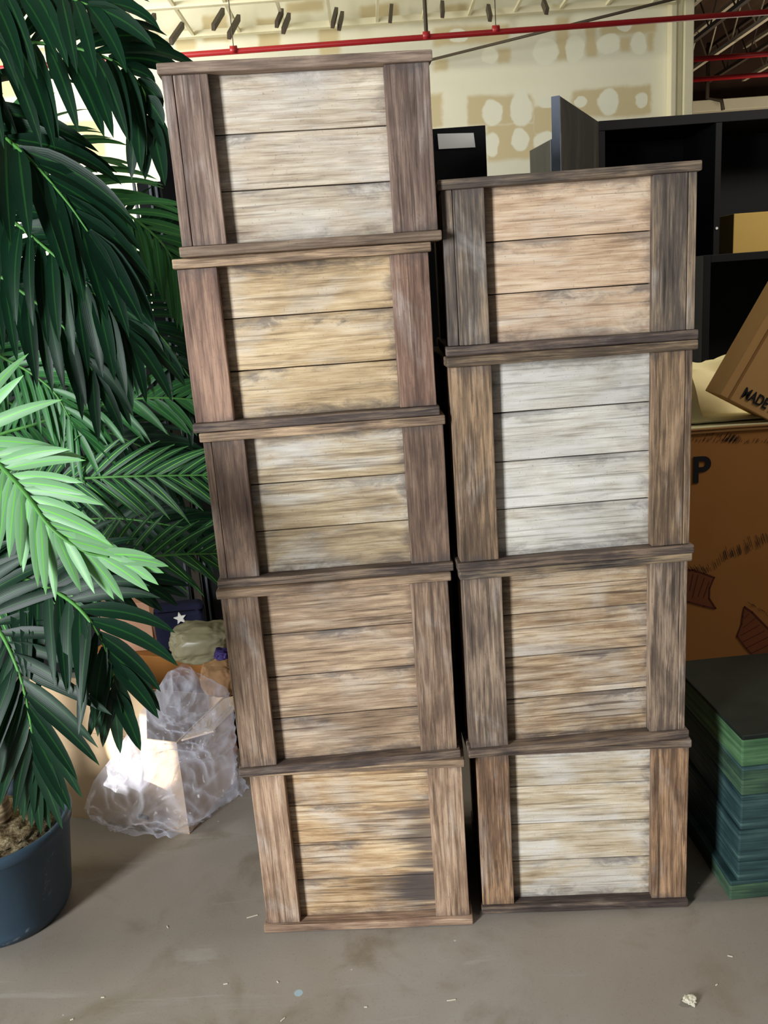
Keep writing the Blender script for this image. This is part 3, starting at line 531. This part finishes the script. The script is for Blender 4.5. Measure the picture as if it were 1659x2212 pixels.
# second box with the pile on top
bm = bmesh.new(); box(bm, (-0.52, 0, 0), (-0.08, 0.13, 0.40), 0.003); b2 = obj('cardboard_box', bm, M_cbd, None, loc=A+Vector((sin(-rz), cos(rz), 0))*0.335); b2.rotation_euler = (0, 0, rz); tag(b2, 'plain brown cardboard box behind the clear plastic bag, carrying the folded flag', 'box')
def blob(name, c, r, mat, seed, amp=0.25, label='', cat='', flat=None):
    bm = bmesh.new(); bmesh.ops.create_icosphere(bm, subdivisions=5, radius=1.0)
    for v in bm.verts:
        n = v.co.copy(); k = 1+amp*noise.noise(n*1.6+Vector((seed,)*3))+amp*0.45*(abs(noise.noise(n*4.0+Vector((seed,)*3)))-0.3)+amp*0.15*noise.noise(n*9)
        p = Vector((math.copysign(abs(n.x)**0.75, n.x)*r[0], math.copysign(abs(n.y)**0.75, n.y)*r[1], math.copysign(abs(n.z)**0.75, n.z)*r[2]))*k
        if flat is not None and p.z < -flat: p.z = -flat
        v.co = p
    return tag(obj(name, bm, mat, None, True, loc=c), label, cat)
M_olive = plain('olive_plastic', S(112, 106, 82), 0.4, 0.4, 0.15, 6); M_sack = plain('brown_sack', S(142, 108, 74), 0.85, 0.1, 0.15, 14)
M_navy = plain('navy_cloth', S(30, 32, 52), 0.85, 0.1, 0.2, 20); M_peach = plain('peach_board', S(196, 150, 122), 0.8, 0.1, 0.05); M_purple = plain('purple_fabric', S(40, 26, 78), 0.6, 0.3, 0.2)
blob('storage_sack', at(440, 1385, 2.42), (0.10, 0.07, 0.055), M_olive, 2, 0.2, 'olive-beige plastic sack behind the palm, below the starred cloth', 'sack')
blob('brown_sack', at(478, 1465, 2.30), (0.055, 0.05, 0.055), M_sack, 5, 0.2, 'small brown sack tucked between the clear bag and the left crate stack', 'sack')
blob('purple_scarf', at(480, 1413, 2.25), (0.022, 0.02, 0.014), M_purple, 9, 0.4, 'purple scrap of fabric poking out beside the left crate stack', 'fabric')
pq = at(390, 1335, 2.60)
fl = tag(empty('folded_flag', (pq.x, 2.60, 0.401)), 'folded navy cloth with a white star lying on the brown box behind the palm', 'flag')
bm = bmesh.new(); box(bm, (-0.09, 0.0, 0.0), (0.07, 0.06, pq.z-0.4+0.04), 0.02, None, 0.01, 4); obj('cloth', bm, M_navy, fl, True)
bm = bmesh.new(); vs = []
for k in range(10):
    r_ = 0.021 if k % 2 == 0 else 0.009; a_ = pi/2+k*pi/5+0.15; vs.append((r_*cos(a_), r_*sin(a_)+pq.z-0.4))
f1 = [bm.verts.new((x, -0.0085, z)) for x, z in vs]; f2 = [bm.verts.new((x, -0.001, z)) for x, z in vs]; cf = bm.verts.new((0, -0.009, pq.z-0.4))
for k in range(10): bm.faces.new((f1[k], f1[(k+1) % 10], cf)); bm.faces.new((f1[(k+1) % 10], f1[k], f2[k], f2[(k+1) % 10]))
obj('star', bm, M_paper, fl)
pq2 = at(345, 1312, 2.68)
bm = bmesh.new(); box(bm, (-0.97, 2.68, 0.401), (pq2.x-0.035, 2.74, pq2.z+0.02), 0.003); tag(obj('peach_carton', bm, M_peach), 'small peach-coloured carton half hidden behind the palm leaves', 'box')

# clear plastic bag: crumpled closed film
t = NT('clear_plastic_film'); v = t.coord(); lw = t.n('LayerWeight'); lw.inputs[0].default_value = 0.45
f = t.noise(v, 9, 3, 0.5, 1.2); f2 = t.noise(v, 26, 2, 0.5, 0.6)
tr = t.n('BsdfTransparent'); tr.inputs[0].default_value = (0.95, 0.96, 1, 1); b = t.n('BsdfPrincipled'); b.inputs['Base Color'].default_value = (0.78, 0.80, 0.90, 1); b.inputs['Roughness'].default_value = 0.16; b.inputs['Specular IOR Level'].default_value = 0.9
tl = t.n('BsdfTranslucent'); tl.inputs[0].default_value = (0.80, 0.82, 0.90, 1); ms_ = t.n('MixShader'); ms_.inputs[0].default_value = 0.45; t.link(b.outputs[0], ms_.inputs[1]); t.link(tl.outputs[0], ms_.inputs[2])
bb = t.n('Bump'); bb.inputs['Strength'].default_value = 0.35; bb.inputs['Distance'].default_value = 0.006; t.link(t.math('MULTIPLY_ADD', f2, 0.3, f), bb.inputs['Height']); t.link(bb.outputs[0], b.inputs['Normal'])
mx = t.n('MixShader'); fac = t.math('ADD', t.math('MULTIPLY', lw.outputs['Facing'], 0.55), t.math('MULTIPLY', t.step(f, 0.48, 0.70), 0.22), clamp=True); fac = t.math('ADD', fac, 0.05, clamp=True)
t.link(fac, mx.inputs[0]); t.link(tr.outputs[0], mx.inputs[1]); t.link(ms_.outputs[0], mx.inputs[2]); t.link(mx.outputs[0], t.out.inputs[0]); M_film = t.m
bag = tag(empty('plastic_bag', (-0.62, 2.15, 0.05)), 'crumpled clear plastic bag slumped over the open cardboard box', 'plastic bag')
O_ = bag.location
# outline in the plane in front of the box, top to bottom as left/right pairs
rows = [((392, 1437), (418, 1446)), ((362, 1452), (492, 1486)), ((345, 1480), (506, 1540)), ((315, 1520), (512, 1610)), ((285, 1570), (514, 1660)), ((245, 1630), (538, 1700)), ((200, 1690), (490, 1738)), ((183, 1745), (445, 1768)), ((235, 1775), (410, 1786)), ((320, 1790), (345, 1790))]
def bagY(px, py):
    p = on(px, min(py, 1800), 0)
    return 2.14
nu, nv = 70, 90
def bagmesh(depth, seed, amp):
    bm = bmesh.new(); G = []
    for j in range(nv+1):
        f = j/nv*(len(rows)-1); i0 = min(int(f), len(rows)-2); ff = f-i0
        (ax, ay), (bx_, by_) = rows[i0]; (cx_, cy_), (dx_, dy_) = rows[i0+1]
        Lp = (ax+(cx_-ax)*ff, ay+(cy_-ay)*ff); Rp = (bx_+(dx_-bx_)*ff, by_+(dy_-by_)*ff); row = []
        for i in range(nu+1):
            u = i/nu; px = Lp[0]+(Rp[0]-Lp[0])*u; py = Lp[1]+(Rp[1]-Lp[1])*u
            if j == nv or i == nu: px += 2.5*sin(i*2.2+j*2.0)
            p = at(px, py, 2.17); edge = min(1, 5*min(u, 1-u))*min(1, 5*min(j/nv, 1-j/nv))
            n1 = noise.noise(Vector((p.x*5, p.z*5, seed))); a_ = p.x*0.8+p.z*0.6; b_ = -p.x*0.6+p.z*0.8
            n2 = abs(noise.noise(Vector((a_*5, b_*15+2.0*n1, seed+4)))); n3 = abs(noise.noise(Vector((a_*20+n1*3, b_*9, seed+9))))
            dY = depth*edge*(0.6+0.5*n1)-amp*(1-n2)**4*0.8-amp*0.3*(1-n3)**5+amp*0.3
            if i < 3: dY *= 0.6
            k = max(0.0, (HC-p.z)/2.2); d = (p-EYE).normalized()
            row.append(bm.verts.new(p+Vector((0, dY, 0))-O_))
        G.append(row)
    for j in range(nv):
        for i in range(nu): bm.faces.new((G[j][i], G[j+1][i], G[j+1][i+1], G[j][i+1]))
    return bm
obj('front_film', bagmesh(-0.07, 1.0, 0.05), M_film, bag, True)
obj('back_film', bagmesh(0.02, 6.0, 0.02), M_film, bag, True)

# ------------------------------------------------------------------ palms
def leafmat(name, a, b_, back, midc, backmid, rough=0.34):
    t = NT(name); uv = t.n('UVMap'); sp_ = t.n('SeparateXYZ'); t.link(uv.outputs[0], sp_.inputs[0]); geo = t.n('NewGeometry')
    v = t.coord(); f = t.noise(v, 12, 4); rn = geo.outputs['Random Per Island']
    c = t.mix(t.math('MULTIPLY_ADD', rn, 0.6, t.math('MULTIPLY', f, 0.4)), a, b_)
    bkc = t.mix(rn, back, [x*1.25 for x in back]); 
    md = t.math('ABSOLUTE', t.math('SUBTRACT', sp_.outputs[0], 0.5)); mf = t.math('SUBTRACT', 1.0, t.step(md, 0.025, 0.075))
    c = t.mix(t.math('MULTIPLY', mf, 0.35), c, midc); bkc = t.mix(mf, bkc, backmid); c = t.mix(geo.outputs['Backfacing'], c, bkc)
    b = t.n('BsdfPrincipled'); t.link(c, b.inputs['Base Color']); b.inputs['Roughness'].default_value = rough; b.inputs['Specular IOR Level'].default_value = 0.24
    st = t.n('CombineXYZ'); t.link(t.math('MULTIPLY', sp_.outputs[0], 1.0), st.inputs[0]); wv = t.math('SINE', t.math('MULTIPLY', sp_.outputs[0], 60.0))
    bb = t.n('Bump'); bb.inputs['Strength'].default_value = 0.06; bb.inputs['Distance'].default_value = 0.001; t.link(wv, bb.inputs['Height']); t.link(bb.outputs[0], b.inputs['Normal'])
    tl = t.n('BsdfTranslucent'); t.link(c, tl.inputs[0]); ms = t.n('MixShader'); ms.inputs[0].default_value = 0.18; t.link(b.outputs[0], ms.inputs[1]); t.link(tl.outputs[0], ms.inputs[2]); t.link(ms.outputs[0], t.out.inputs[0]); return t.m
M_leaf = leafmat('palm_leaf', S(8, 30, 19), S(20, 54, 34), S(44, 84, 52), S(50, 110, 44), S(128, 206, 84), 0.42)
M_leaf2 = leafmat('palm_leaf_bright', S(44, 92, 54), S(70, 124, 74), S(118, 162, 116), S(110, 200, 70), S(120, 206, 84))  # lighter leaf copy; the front frond's lit look is put into this colour
M_stem = plain('palm_rachis', S(74, 132, 56), 0.5, 0.4, 0.2, 20)
t = NT('palm_bark'); v = t.coord((6, 6, 60)); f = t.noise(v, 1, 5, 0.6, 0.6); t.bsdf(t.ramp(f, [(0.35, S(70, 56, 40)), (0.5, S(138, 118, 90)), (0.65, S(190, 174, 140))]), 0.85, 0.1, f, 0.6, 0.006); M_bark = t.m
G_ = Vector((0, 0, -1))
def frond(palm, pts, npair, L0_, L1_, wd, nrm, droop, mat, a0=68, a1=22, start=0.12, pet=None, seed=0, midL=None, up=1.0, dn=1.0):
    off = palm.location; R_ = random.Random(seed)
    P = [at(*p) for p in pts]; 
    if pet: P = [Vector(pet)]+P
    S_ = spline(P, 14); nS = len(S_)
    cum = [0.0]
    for i in range(1, nS): cum.append(cum[-1]+(S_[i]-S_[i-1]).length)
    tot = cum[-1]
    def ev(s):
        s = max(0, min(tot*0.9999, s)); i = max(k for k in range(nS) if cum[k] <= s); i = min(i, nS-2)
        f = (s-cum[i])/(cum[i+1]-cum[i]); return S_[i].lerp(S_[i+1], f), (S_[i+1]-S_[i]).normalized()
    bm = bmesh.new(); uvl = bm.loops.layers.uv.new('UVMap'); N = Vector(nrm).normalized(); sg = 9
    def leaflet(base, d, L, W_, dr, tries=0):
        p = base.copy(); dd = d.normalized()      # shorten a leaflet that would poke into the crates
        for k in range(sg):
            dd = (dd+G_*dr*(0.35+k/sg)/sg*1.6).normalized(); p = p+dd*L/sg
            if p.x > -0.385 and 1.70 < p.y < 2.21 and p.z < 1.945:
                if tries < 5: leaflet(base, d, L*0.82, W_, dr, tries+1)
                return
        d = d.normalized(); side0 = d.cross(N)
        if side0.length < 0.05: return
        p = base.copy(); rows_ = []; tw = R_.uniform(-0.35, 0.35); dd = d.copy()
        for k in range(sg+1):
            s = k/sg; ww = W_*0.5*max(0.0, min(1.0, (0.35+2.6*s)))*max(0.0, 1-s**3.2)**0.9 if s < 1 else 0.0
            nn = (N - dd*N.dot(dd)).normalized(); sd = dd.cross(nn); sd = (sd*cos(tw)+nn*sin(tw)).normalized(); nn = sd.cross(dd)
            rows_.append((p-sd*ww+nn*ww*0.28, p.copy(), p+sd*ww+nn*ww*0.28))
            dd = (dd+G_*dr*(0.35+s)/sg*1.6).normalized(); p = p+dd*L/sg
        vv = [[bm.verts.new(q-off) for q in r_] for r_ in rows_[:-1]]; tip = bm.verts.new(rows_[-1][1]-off)
        for k in range(len(vv)-1):
            for h in (0, 1):
                f = bm.faces.new((vv[k][h], vv[k][h+1], vv[k+1][h+1], vv[k+1][h]))
                for lp, uu in zip(f.loops, ((h*0.5, k), (h*0.5+0.5, k), (h*0.5+0.5, k+1), (h*0.5, k+1))): lp[uvl].uv = (uu[0], uu[1]/sg)
        for h in (0, 1):
            f = bm.faces.new((vv[-1][h], vv[-1][h+1], tip))
            for lp, uu in zip(f.loops, ((h*0.5, .9), (h*0.5+0.5, .9), (0.5, 1))): lp[uvl].uv = uu
    for i in range(npair):
        f = i/(npair-1); s = tot*(start+(1-start)*f); b, T = ev(s)
        side = N.cross(T)
        if side.length < 0.1: side = Vector((1, 0, 0))
        side.normalize()
        ang = radians(a0+(a1-a0)*f**1.3)
        Lm = midL or max(L0_, L1_)*1.05
        L = (L0_*(1-f)**2+2*Lm*f*(1-f)+L1_*f*f)
        for sgn, mul in ((1, up), (-1, dn)):
            if mul <= 0: continue
            a_ = ang+radians(R_.uniform(-6, 6))
            d = T*cos(a_)+side*sgn*sin(a_)+N*R_.uniform(-0.12, 0.16)
            leaflet(b, d, L*mul*R_.uniform(0.9, 1.08), wd*R_.uniform(0.85, 1.1), droop*R_.uniform(0.7, 1.2))
    b, T = ev(tot); leaflet(b, T, L1_, wd, droop*0.6)
    me = obj('frond', bm, mat, palm, True)
    bm = bmesh.new(); tube(bm, [q-off for q in S_], lambda f: 0.0048*(1-0.75*f)+0.0009, 6); obj('rachis', bm, M_stem, me, True)
    return me
def trunk(palm, pts, r, name='trunk'):
    bm = bmesh.new(); S_ = spline(pts, 16)
    tube(bm, [q-palm.location for q in S_], lambda f: r*(1-0.35*f)*(1+0.08*sin(f*90)), 14); return obj(name, bm, M_bark, palm, True)
# palm in the blue pot
PC = Vector((-1.065, 1.95, 0))
palm = tag(empty('potted_palm', PC), 'artificial palm with glossy dark fronds growing from a dark blue pot', 'palm')
t = NT('blue_plastic_pot'); v = t.coord(); f = t.noise(v, 5, 6, 0.6, 0.8); g = t.noise(v, 60, 3, 0.7)
c = t.mix(f, S(36, 54, 68), S(62, 82, 98)); c = t.mix(t.math('MULTIPLY', t.step(t.math('ADD', f, t.math('MULTIPLY', g, 0.3)), 0.76, 0.84), 0.6), c, S(150, 160, 166)); t.bsdf(c, 0.5, 0.4, g, 0.06); M_pot = t.m
bm = bmesh.new(); lathe(bm, [(0.135, 0.0), (0.155, 0.006), (0.165, 0.03), (0.19, 0.235), (0.197, 0.24), (0.201, 0.262), (0.195, 0.27), (0.185, 0.266), (0.178, 0.235), (0.172, 0.225)], 56); obj('pot', bm, M_pot, palm, True)
t = NT('moss'); v = t.coord(); f = t.noise(v, 40, 6, 0.7); t.bsdf(t.ramp(f, [(0.35, S(58, 46, 34)), (0.5, S(120, 104, 78)), (0.65, S(176, 164, 130))]), 0.95, 0.05, f, 1.0, 0.01); M_moss = t.m
bm = bmesh.new(); bmesh.ops.create_icosphere(bm, subdivisions=5, radius=1.0)
for v_ in bm.verts:
    n = 1+0.16*noise.noise(v_.co*5)+0.08*noise.noise(v_.co*14); v_.co = Vector((v_.co.x*0.158*min(n, 1.05), v_.co.y*0.158*min(n, 1.05), 0.222+v_.co.z*0.052*n))
obj('moss', bm, M_moss, palm, True)
trunk(palm, [PC+Vector((0.02, 0, 0.2)), PC+Vector((0.03, -0.02, 0.5)), PC+Vector((-0.04, -0.05, 1.0)), PC+Vector((-0.10, -0.08, 1.5)), PC+Vector((-0.12, -0.1, 1.85))], 0.034)
trunk(palm, [PC+Vector((-0.06, 0.04, 0.2)), PC+Vector((-0.10, 0.0, 0.5)), PC+Vector((-0.16, -0.03, 0.9)), PC+Vector((-0.2, -0.06, 1.25))], 0.028)
TOP = PC+Vector((-0.12, -0.1, 1.80)); MID = PC+Vector((-0.05, -0.06, 1.15)); LOW = PC+Vector((0.0, -0.04, 0.85))
UPc = (0.1, -0.75, 0.65)     # leaf faces turned up and to the viewer
K = dict
frond(palm, [(-120, 150, 2.0), (0, 98, 1.97), (130, 98, 1.93), (250, 135, 1.90), (305, 190, 1.89), (322, 250, 1.88)], 20, .21, .14, .038, (0.05, -0.9, 0.4), 0.8, M_leaf, 74, 26, pet=TOP, seed=1, midL=.31, start=.3)
frond(palm, [(-140, 40, 1.9), (-40, -10, 1.9), (90, -20, 1.85), (190, 10, 1.8)], 18, .18, .18, .034, (0, -0.9, 0.4), 0.7, M_leaf, 70, 30, pet=TOP, seed=2, midL=.22, start=.3)
frond(palm, [(-160, 210, 2.0), (-30, 270, 1.95), (60, 340, 1.88), (140, 430, 1.84), (190, 500, 1.82)], 15, .26, .22, .044, (0.3, -0.85, 0.4), 0.55, M_leaf, 50, 14, pet=TOP, seed=3, midL=.30, start=.25)
frond(palm, [(-160, 380, 2.0), (-40, 430, 1.96), (80, 520, 1.90), (190, 620, 1.87), (270, 710, 1.86)], 24, .20, .18, .034, (0.2, -0.9, 0.35), 1.0, M_leaf, 66, 22, pet=TOP+Vector((0, 0, -.2)), seed=4, midL=.25, start=.25)
frond(palm, [(-160, 520, 2.0), (-60, 560, 1.98), (60, 640, 1.95), (150, 720, 1.93), (200, 800, 1.92)], 22, .18, .16, .03, (0.2, -0.9, 0.3), 1.0, M_leaf, 66, 22, pet=TOP+Vector((0, 0, -.3)), seed=5, midL=.23, start=.2)
# underside towards the viewer; its lit paleness is partly in the leaf colour
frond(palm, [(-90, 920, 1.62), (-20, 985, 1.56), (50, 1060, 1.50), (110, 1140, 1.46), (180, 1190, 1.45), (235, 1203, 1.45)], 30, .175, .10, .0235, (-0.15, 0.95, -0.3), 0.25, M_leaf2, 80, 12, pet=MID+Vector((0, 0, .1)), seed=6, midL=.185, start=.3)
frond(palm, [(-60, 1230, 1.72), (50, 1250, 1.66), (140, 1290, 1.60), (200, 1350, 1.56), (238, 1430, 1.55), (245, 1490, 1.55)], 20, .17, .14, .031, (0.05, -0.85, 0.5), 0.5, M_leaf, 84, 16, pet=MID, seed=7, midL=.26, start=.3)
frond(palm, [(-80, 1290, 1.66), (-10, 1350, 1.60), (40, 1450, 1.55), (66, 1560, 1.53), (74, 1650, 1.53)], 22, .17, .16, .029, (0.05, -0.9, 0.4), 0.35, M_leaf, 76, 12, pet=MID+Vector((0, 0, -.1)), seed=8, midL=.24, start=.3)
frond(palm, [(-60, 1180, 1.78), (60, 1210, 1.75), (170, 1222, 1.74), (270, 1245, 1.74)], 16, .16, .14, .03, (0.05, -0.8, 0.6), 0.35, M_leaf, 50, 10, pet=MID, seed=9, midL=.19, start=.3)
# second palm behind
PC2 = Vector((-1.45, 2.55, 0))
palm2 = tag(empty('potted_palm', PC2), 'artificial palm further back, brighter green fronds reaching behind the left stack', 'palm')
bm = bmesh.new(); lathe(bm, [(0.11, 0.0), (0.13, 0.01), (0.15, 0.22), (0.157, 0.225), (0.157, 0.245), (0.145, 0.245), (0.14, 0.2)], 40); obj('pot', bm, M_pot, palm2, True)
trunk(palm2, [PC2+Vector((0, 0, 0.15)), PC2+Vector((0.05, 0, 0.6)), PC2+Vector((0.1, -0.03, 1.2)), PC2+Vector((0.12, -0.03, 1.7))], 0.032)
T2 = PC2+Vector((0.12, -0.03, 1.65)); T3 = PC2+Vector((0.08, -0.02, 1.0))
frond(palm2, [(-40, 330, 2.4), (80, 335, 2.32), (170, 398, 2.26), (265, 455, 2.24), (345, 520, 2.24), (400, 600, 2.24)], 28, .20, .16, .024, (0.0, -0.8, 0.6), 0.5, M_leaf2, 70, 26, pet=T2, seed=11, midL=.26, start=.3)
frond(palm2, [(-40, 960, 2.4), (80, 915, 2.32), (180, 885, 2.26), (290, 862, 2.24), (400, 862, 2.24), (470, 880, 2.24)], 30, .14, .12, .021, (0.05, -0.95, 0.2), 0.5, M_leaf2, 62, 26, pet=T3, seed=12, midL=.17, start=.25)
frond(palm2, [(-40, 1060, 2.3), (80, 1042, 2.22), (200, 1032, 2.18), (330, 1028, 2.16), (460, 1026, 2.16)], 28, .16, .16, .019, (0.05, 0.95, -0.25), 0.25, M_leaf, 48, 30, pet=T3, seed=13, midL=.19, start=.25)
frond(palm2, [(-20, 1290, 2.2), (120, 1245, 2.14), (260, 1210, 2.11), (380, 1198, 2.11), (455, 1196, 2.115)], 28, .16, .15, .019, (0.0, 0.95, -0.25), 0.25, M_leaf, 50, 36, pet=T3+Vector((0, 0, -.1)), seed=14, midL=.18, start=.25)
frond(palm2, [(-60, 560, 2.4), (80, 600, 2.34), (220, 640, 2.3), (340, 720, 2.28), (420, 830, 2.28)], 30, .22, .18, .026, (0.0, -0.85, 0.5), 0.7, M_leaf, 70, 26, pet=T2, seed=15, midL=.28, start=.2)
frond(palm2, [(-60, 700, 2.7), (80, 690, 2.4), (220, 560, 2.38), (340, 520, 2.38), (430, 560, 2.38)], 28, .22, .2, .026, (0.0, -0.9, 0.4), 0.6, M_leaf, 70, 26, pet=T2, seed=16, midL=.26, start=.2)
frond(palm2, [(-60, 860, 2.5), (80, 900, 2.46), (220, 930, 2.42), (360, 990, 2.4)], 28, .22, .2, .025, (0.0, -0.9, 0.4), 0.6, M_leaf, 66, 26, pet=T3, seed=17, midL=.24, start=.2)
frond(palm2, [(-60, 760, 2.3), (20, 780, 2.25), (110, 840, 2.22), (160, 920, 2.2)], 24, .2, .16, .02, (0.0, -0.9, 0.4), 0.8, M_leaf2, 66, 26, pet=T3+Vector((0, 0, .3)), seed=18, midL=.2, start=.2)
frond(palm2, [(-60, 1150, 2.5), (100, 1130, 2.7), (250, 1120, 2.42), (400, 1140, 2.4)], 26, .2, .2, .025, (0.0, -0.9, 0.4), 0.6, M_leaf, 66, 26, pet=T3, seed=19, midL=.22, start=.2)

# grey metal stand seen through the leaves
q = at(382, 935, 2.88)
st = tag(empty('metal_stand', (q.x, 2.88, 0)), 'dark metal stand with a ringed arm showing through the palm leaves', 'stand')
bm = bmesh.new(); box(bm, (-0.014, 0, 0.0), (0.014, 0.02, q.z+0.09), 0.003); obj('upright', bm, M_dsteel, st)
bm = bmesh.new(); tube(bm, (Vector((0.0, -0.01, q.z+0.07)), Vector((-0.105, -0.01, q.z+0.03))), 0.013, 10); obj('arm', bm, M_black, st, True)
bm = bmesh.new(); tube(bm, [Vector((-0.12+0.017*cos(a*pi/8), -0.012, q.z+0.02+0.017*sin(a*pi/8))) for a in range(17)], 0.006, 8); obj('ring', bm, M_black, st, True)

# ------------------------------------------------------------------ crumbs on the floor
M_chip = plain('chip', S(206, 200, 180), 0.8, 0.2, 0.1)
p = on(1490, 2165)
bm = bmesh.new(); bmesh.ops.create_icosphere(bm, subdivisions=3, radius=1.0)
for v_ in bm.verts: n = 1+0.5*noise.noise(v_.co*2.2+Vector((5, 5, 5)))+0.3*noise.noise(v_.co*6); v_.co = Vector((v_.co.x*0.013*n, v_.co.y*0.013*n, 0.006+max(-0.006, v_.co.z*0.007*n)))
tag(obj('plaster_crumb', bm, M_chip, None, False, loc=p), 'pale crumb of plaster lying on the floor at the lower right', 'debris')
for k, (px, py, ln, a_) in enumerate([(487, 2126, .010, .1), (611, 2203, .012, .8), (790, 2176, .007, 0), (1577, 2066, .011, -.4), (883, 2217, .01, .2), (545, 1980, .028, .3), (600, 2122, .007, -.9), (222, 2155, .008, 0), (362, 2003, .009, -1), (1548, 2128, .006, .5), (975, 2161, .02, .1), (155, 2203, .007, .4)]):
    p = on(px, py); bm = bmesh.new(); box(bm, (-ln/2, -0.0012, 0), (ln/2, 0.0012, 0.0016), 0.0004, Matrix.Rotation(a_, 4, 'Z'), 0.0)
    tag(obj('wood_sliver', bm, M_chip, None, False, loc=p), 'tiny pale sliver on the floor, %s' % ['short, left of centre in front of the left stack', 'hooked, at the bottom edge left of centre', 'dot-like, bottom centre', 'below the green stack at the right', 'at the bottom edge right of the left stack', 'long, just left of the left stack foot', 'below the left stack, left of the blue spot', 'towards the lower left corner', 'just right of the blue pot foot', 'above the plaster crumb', 'long, below the gap between the stacks', 'in the lower left corner'][k], 'debris', 'pale slivers on the floor')
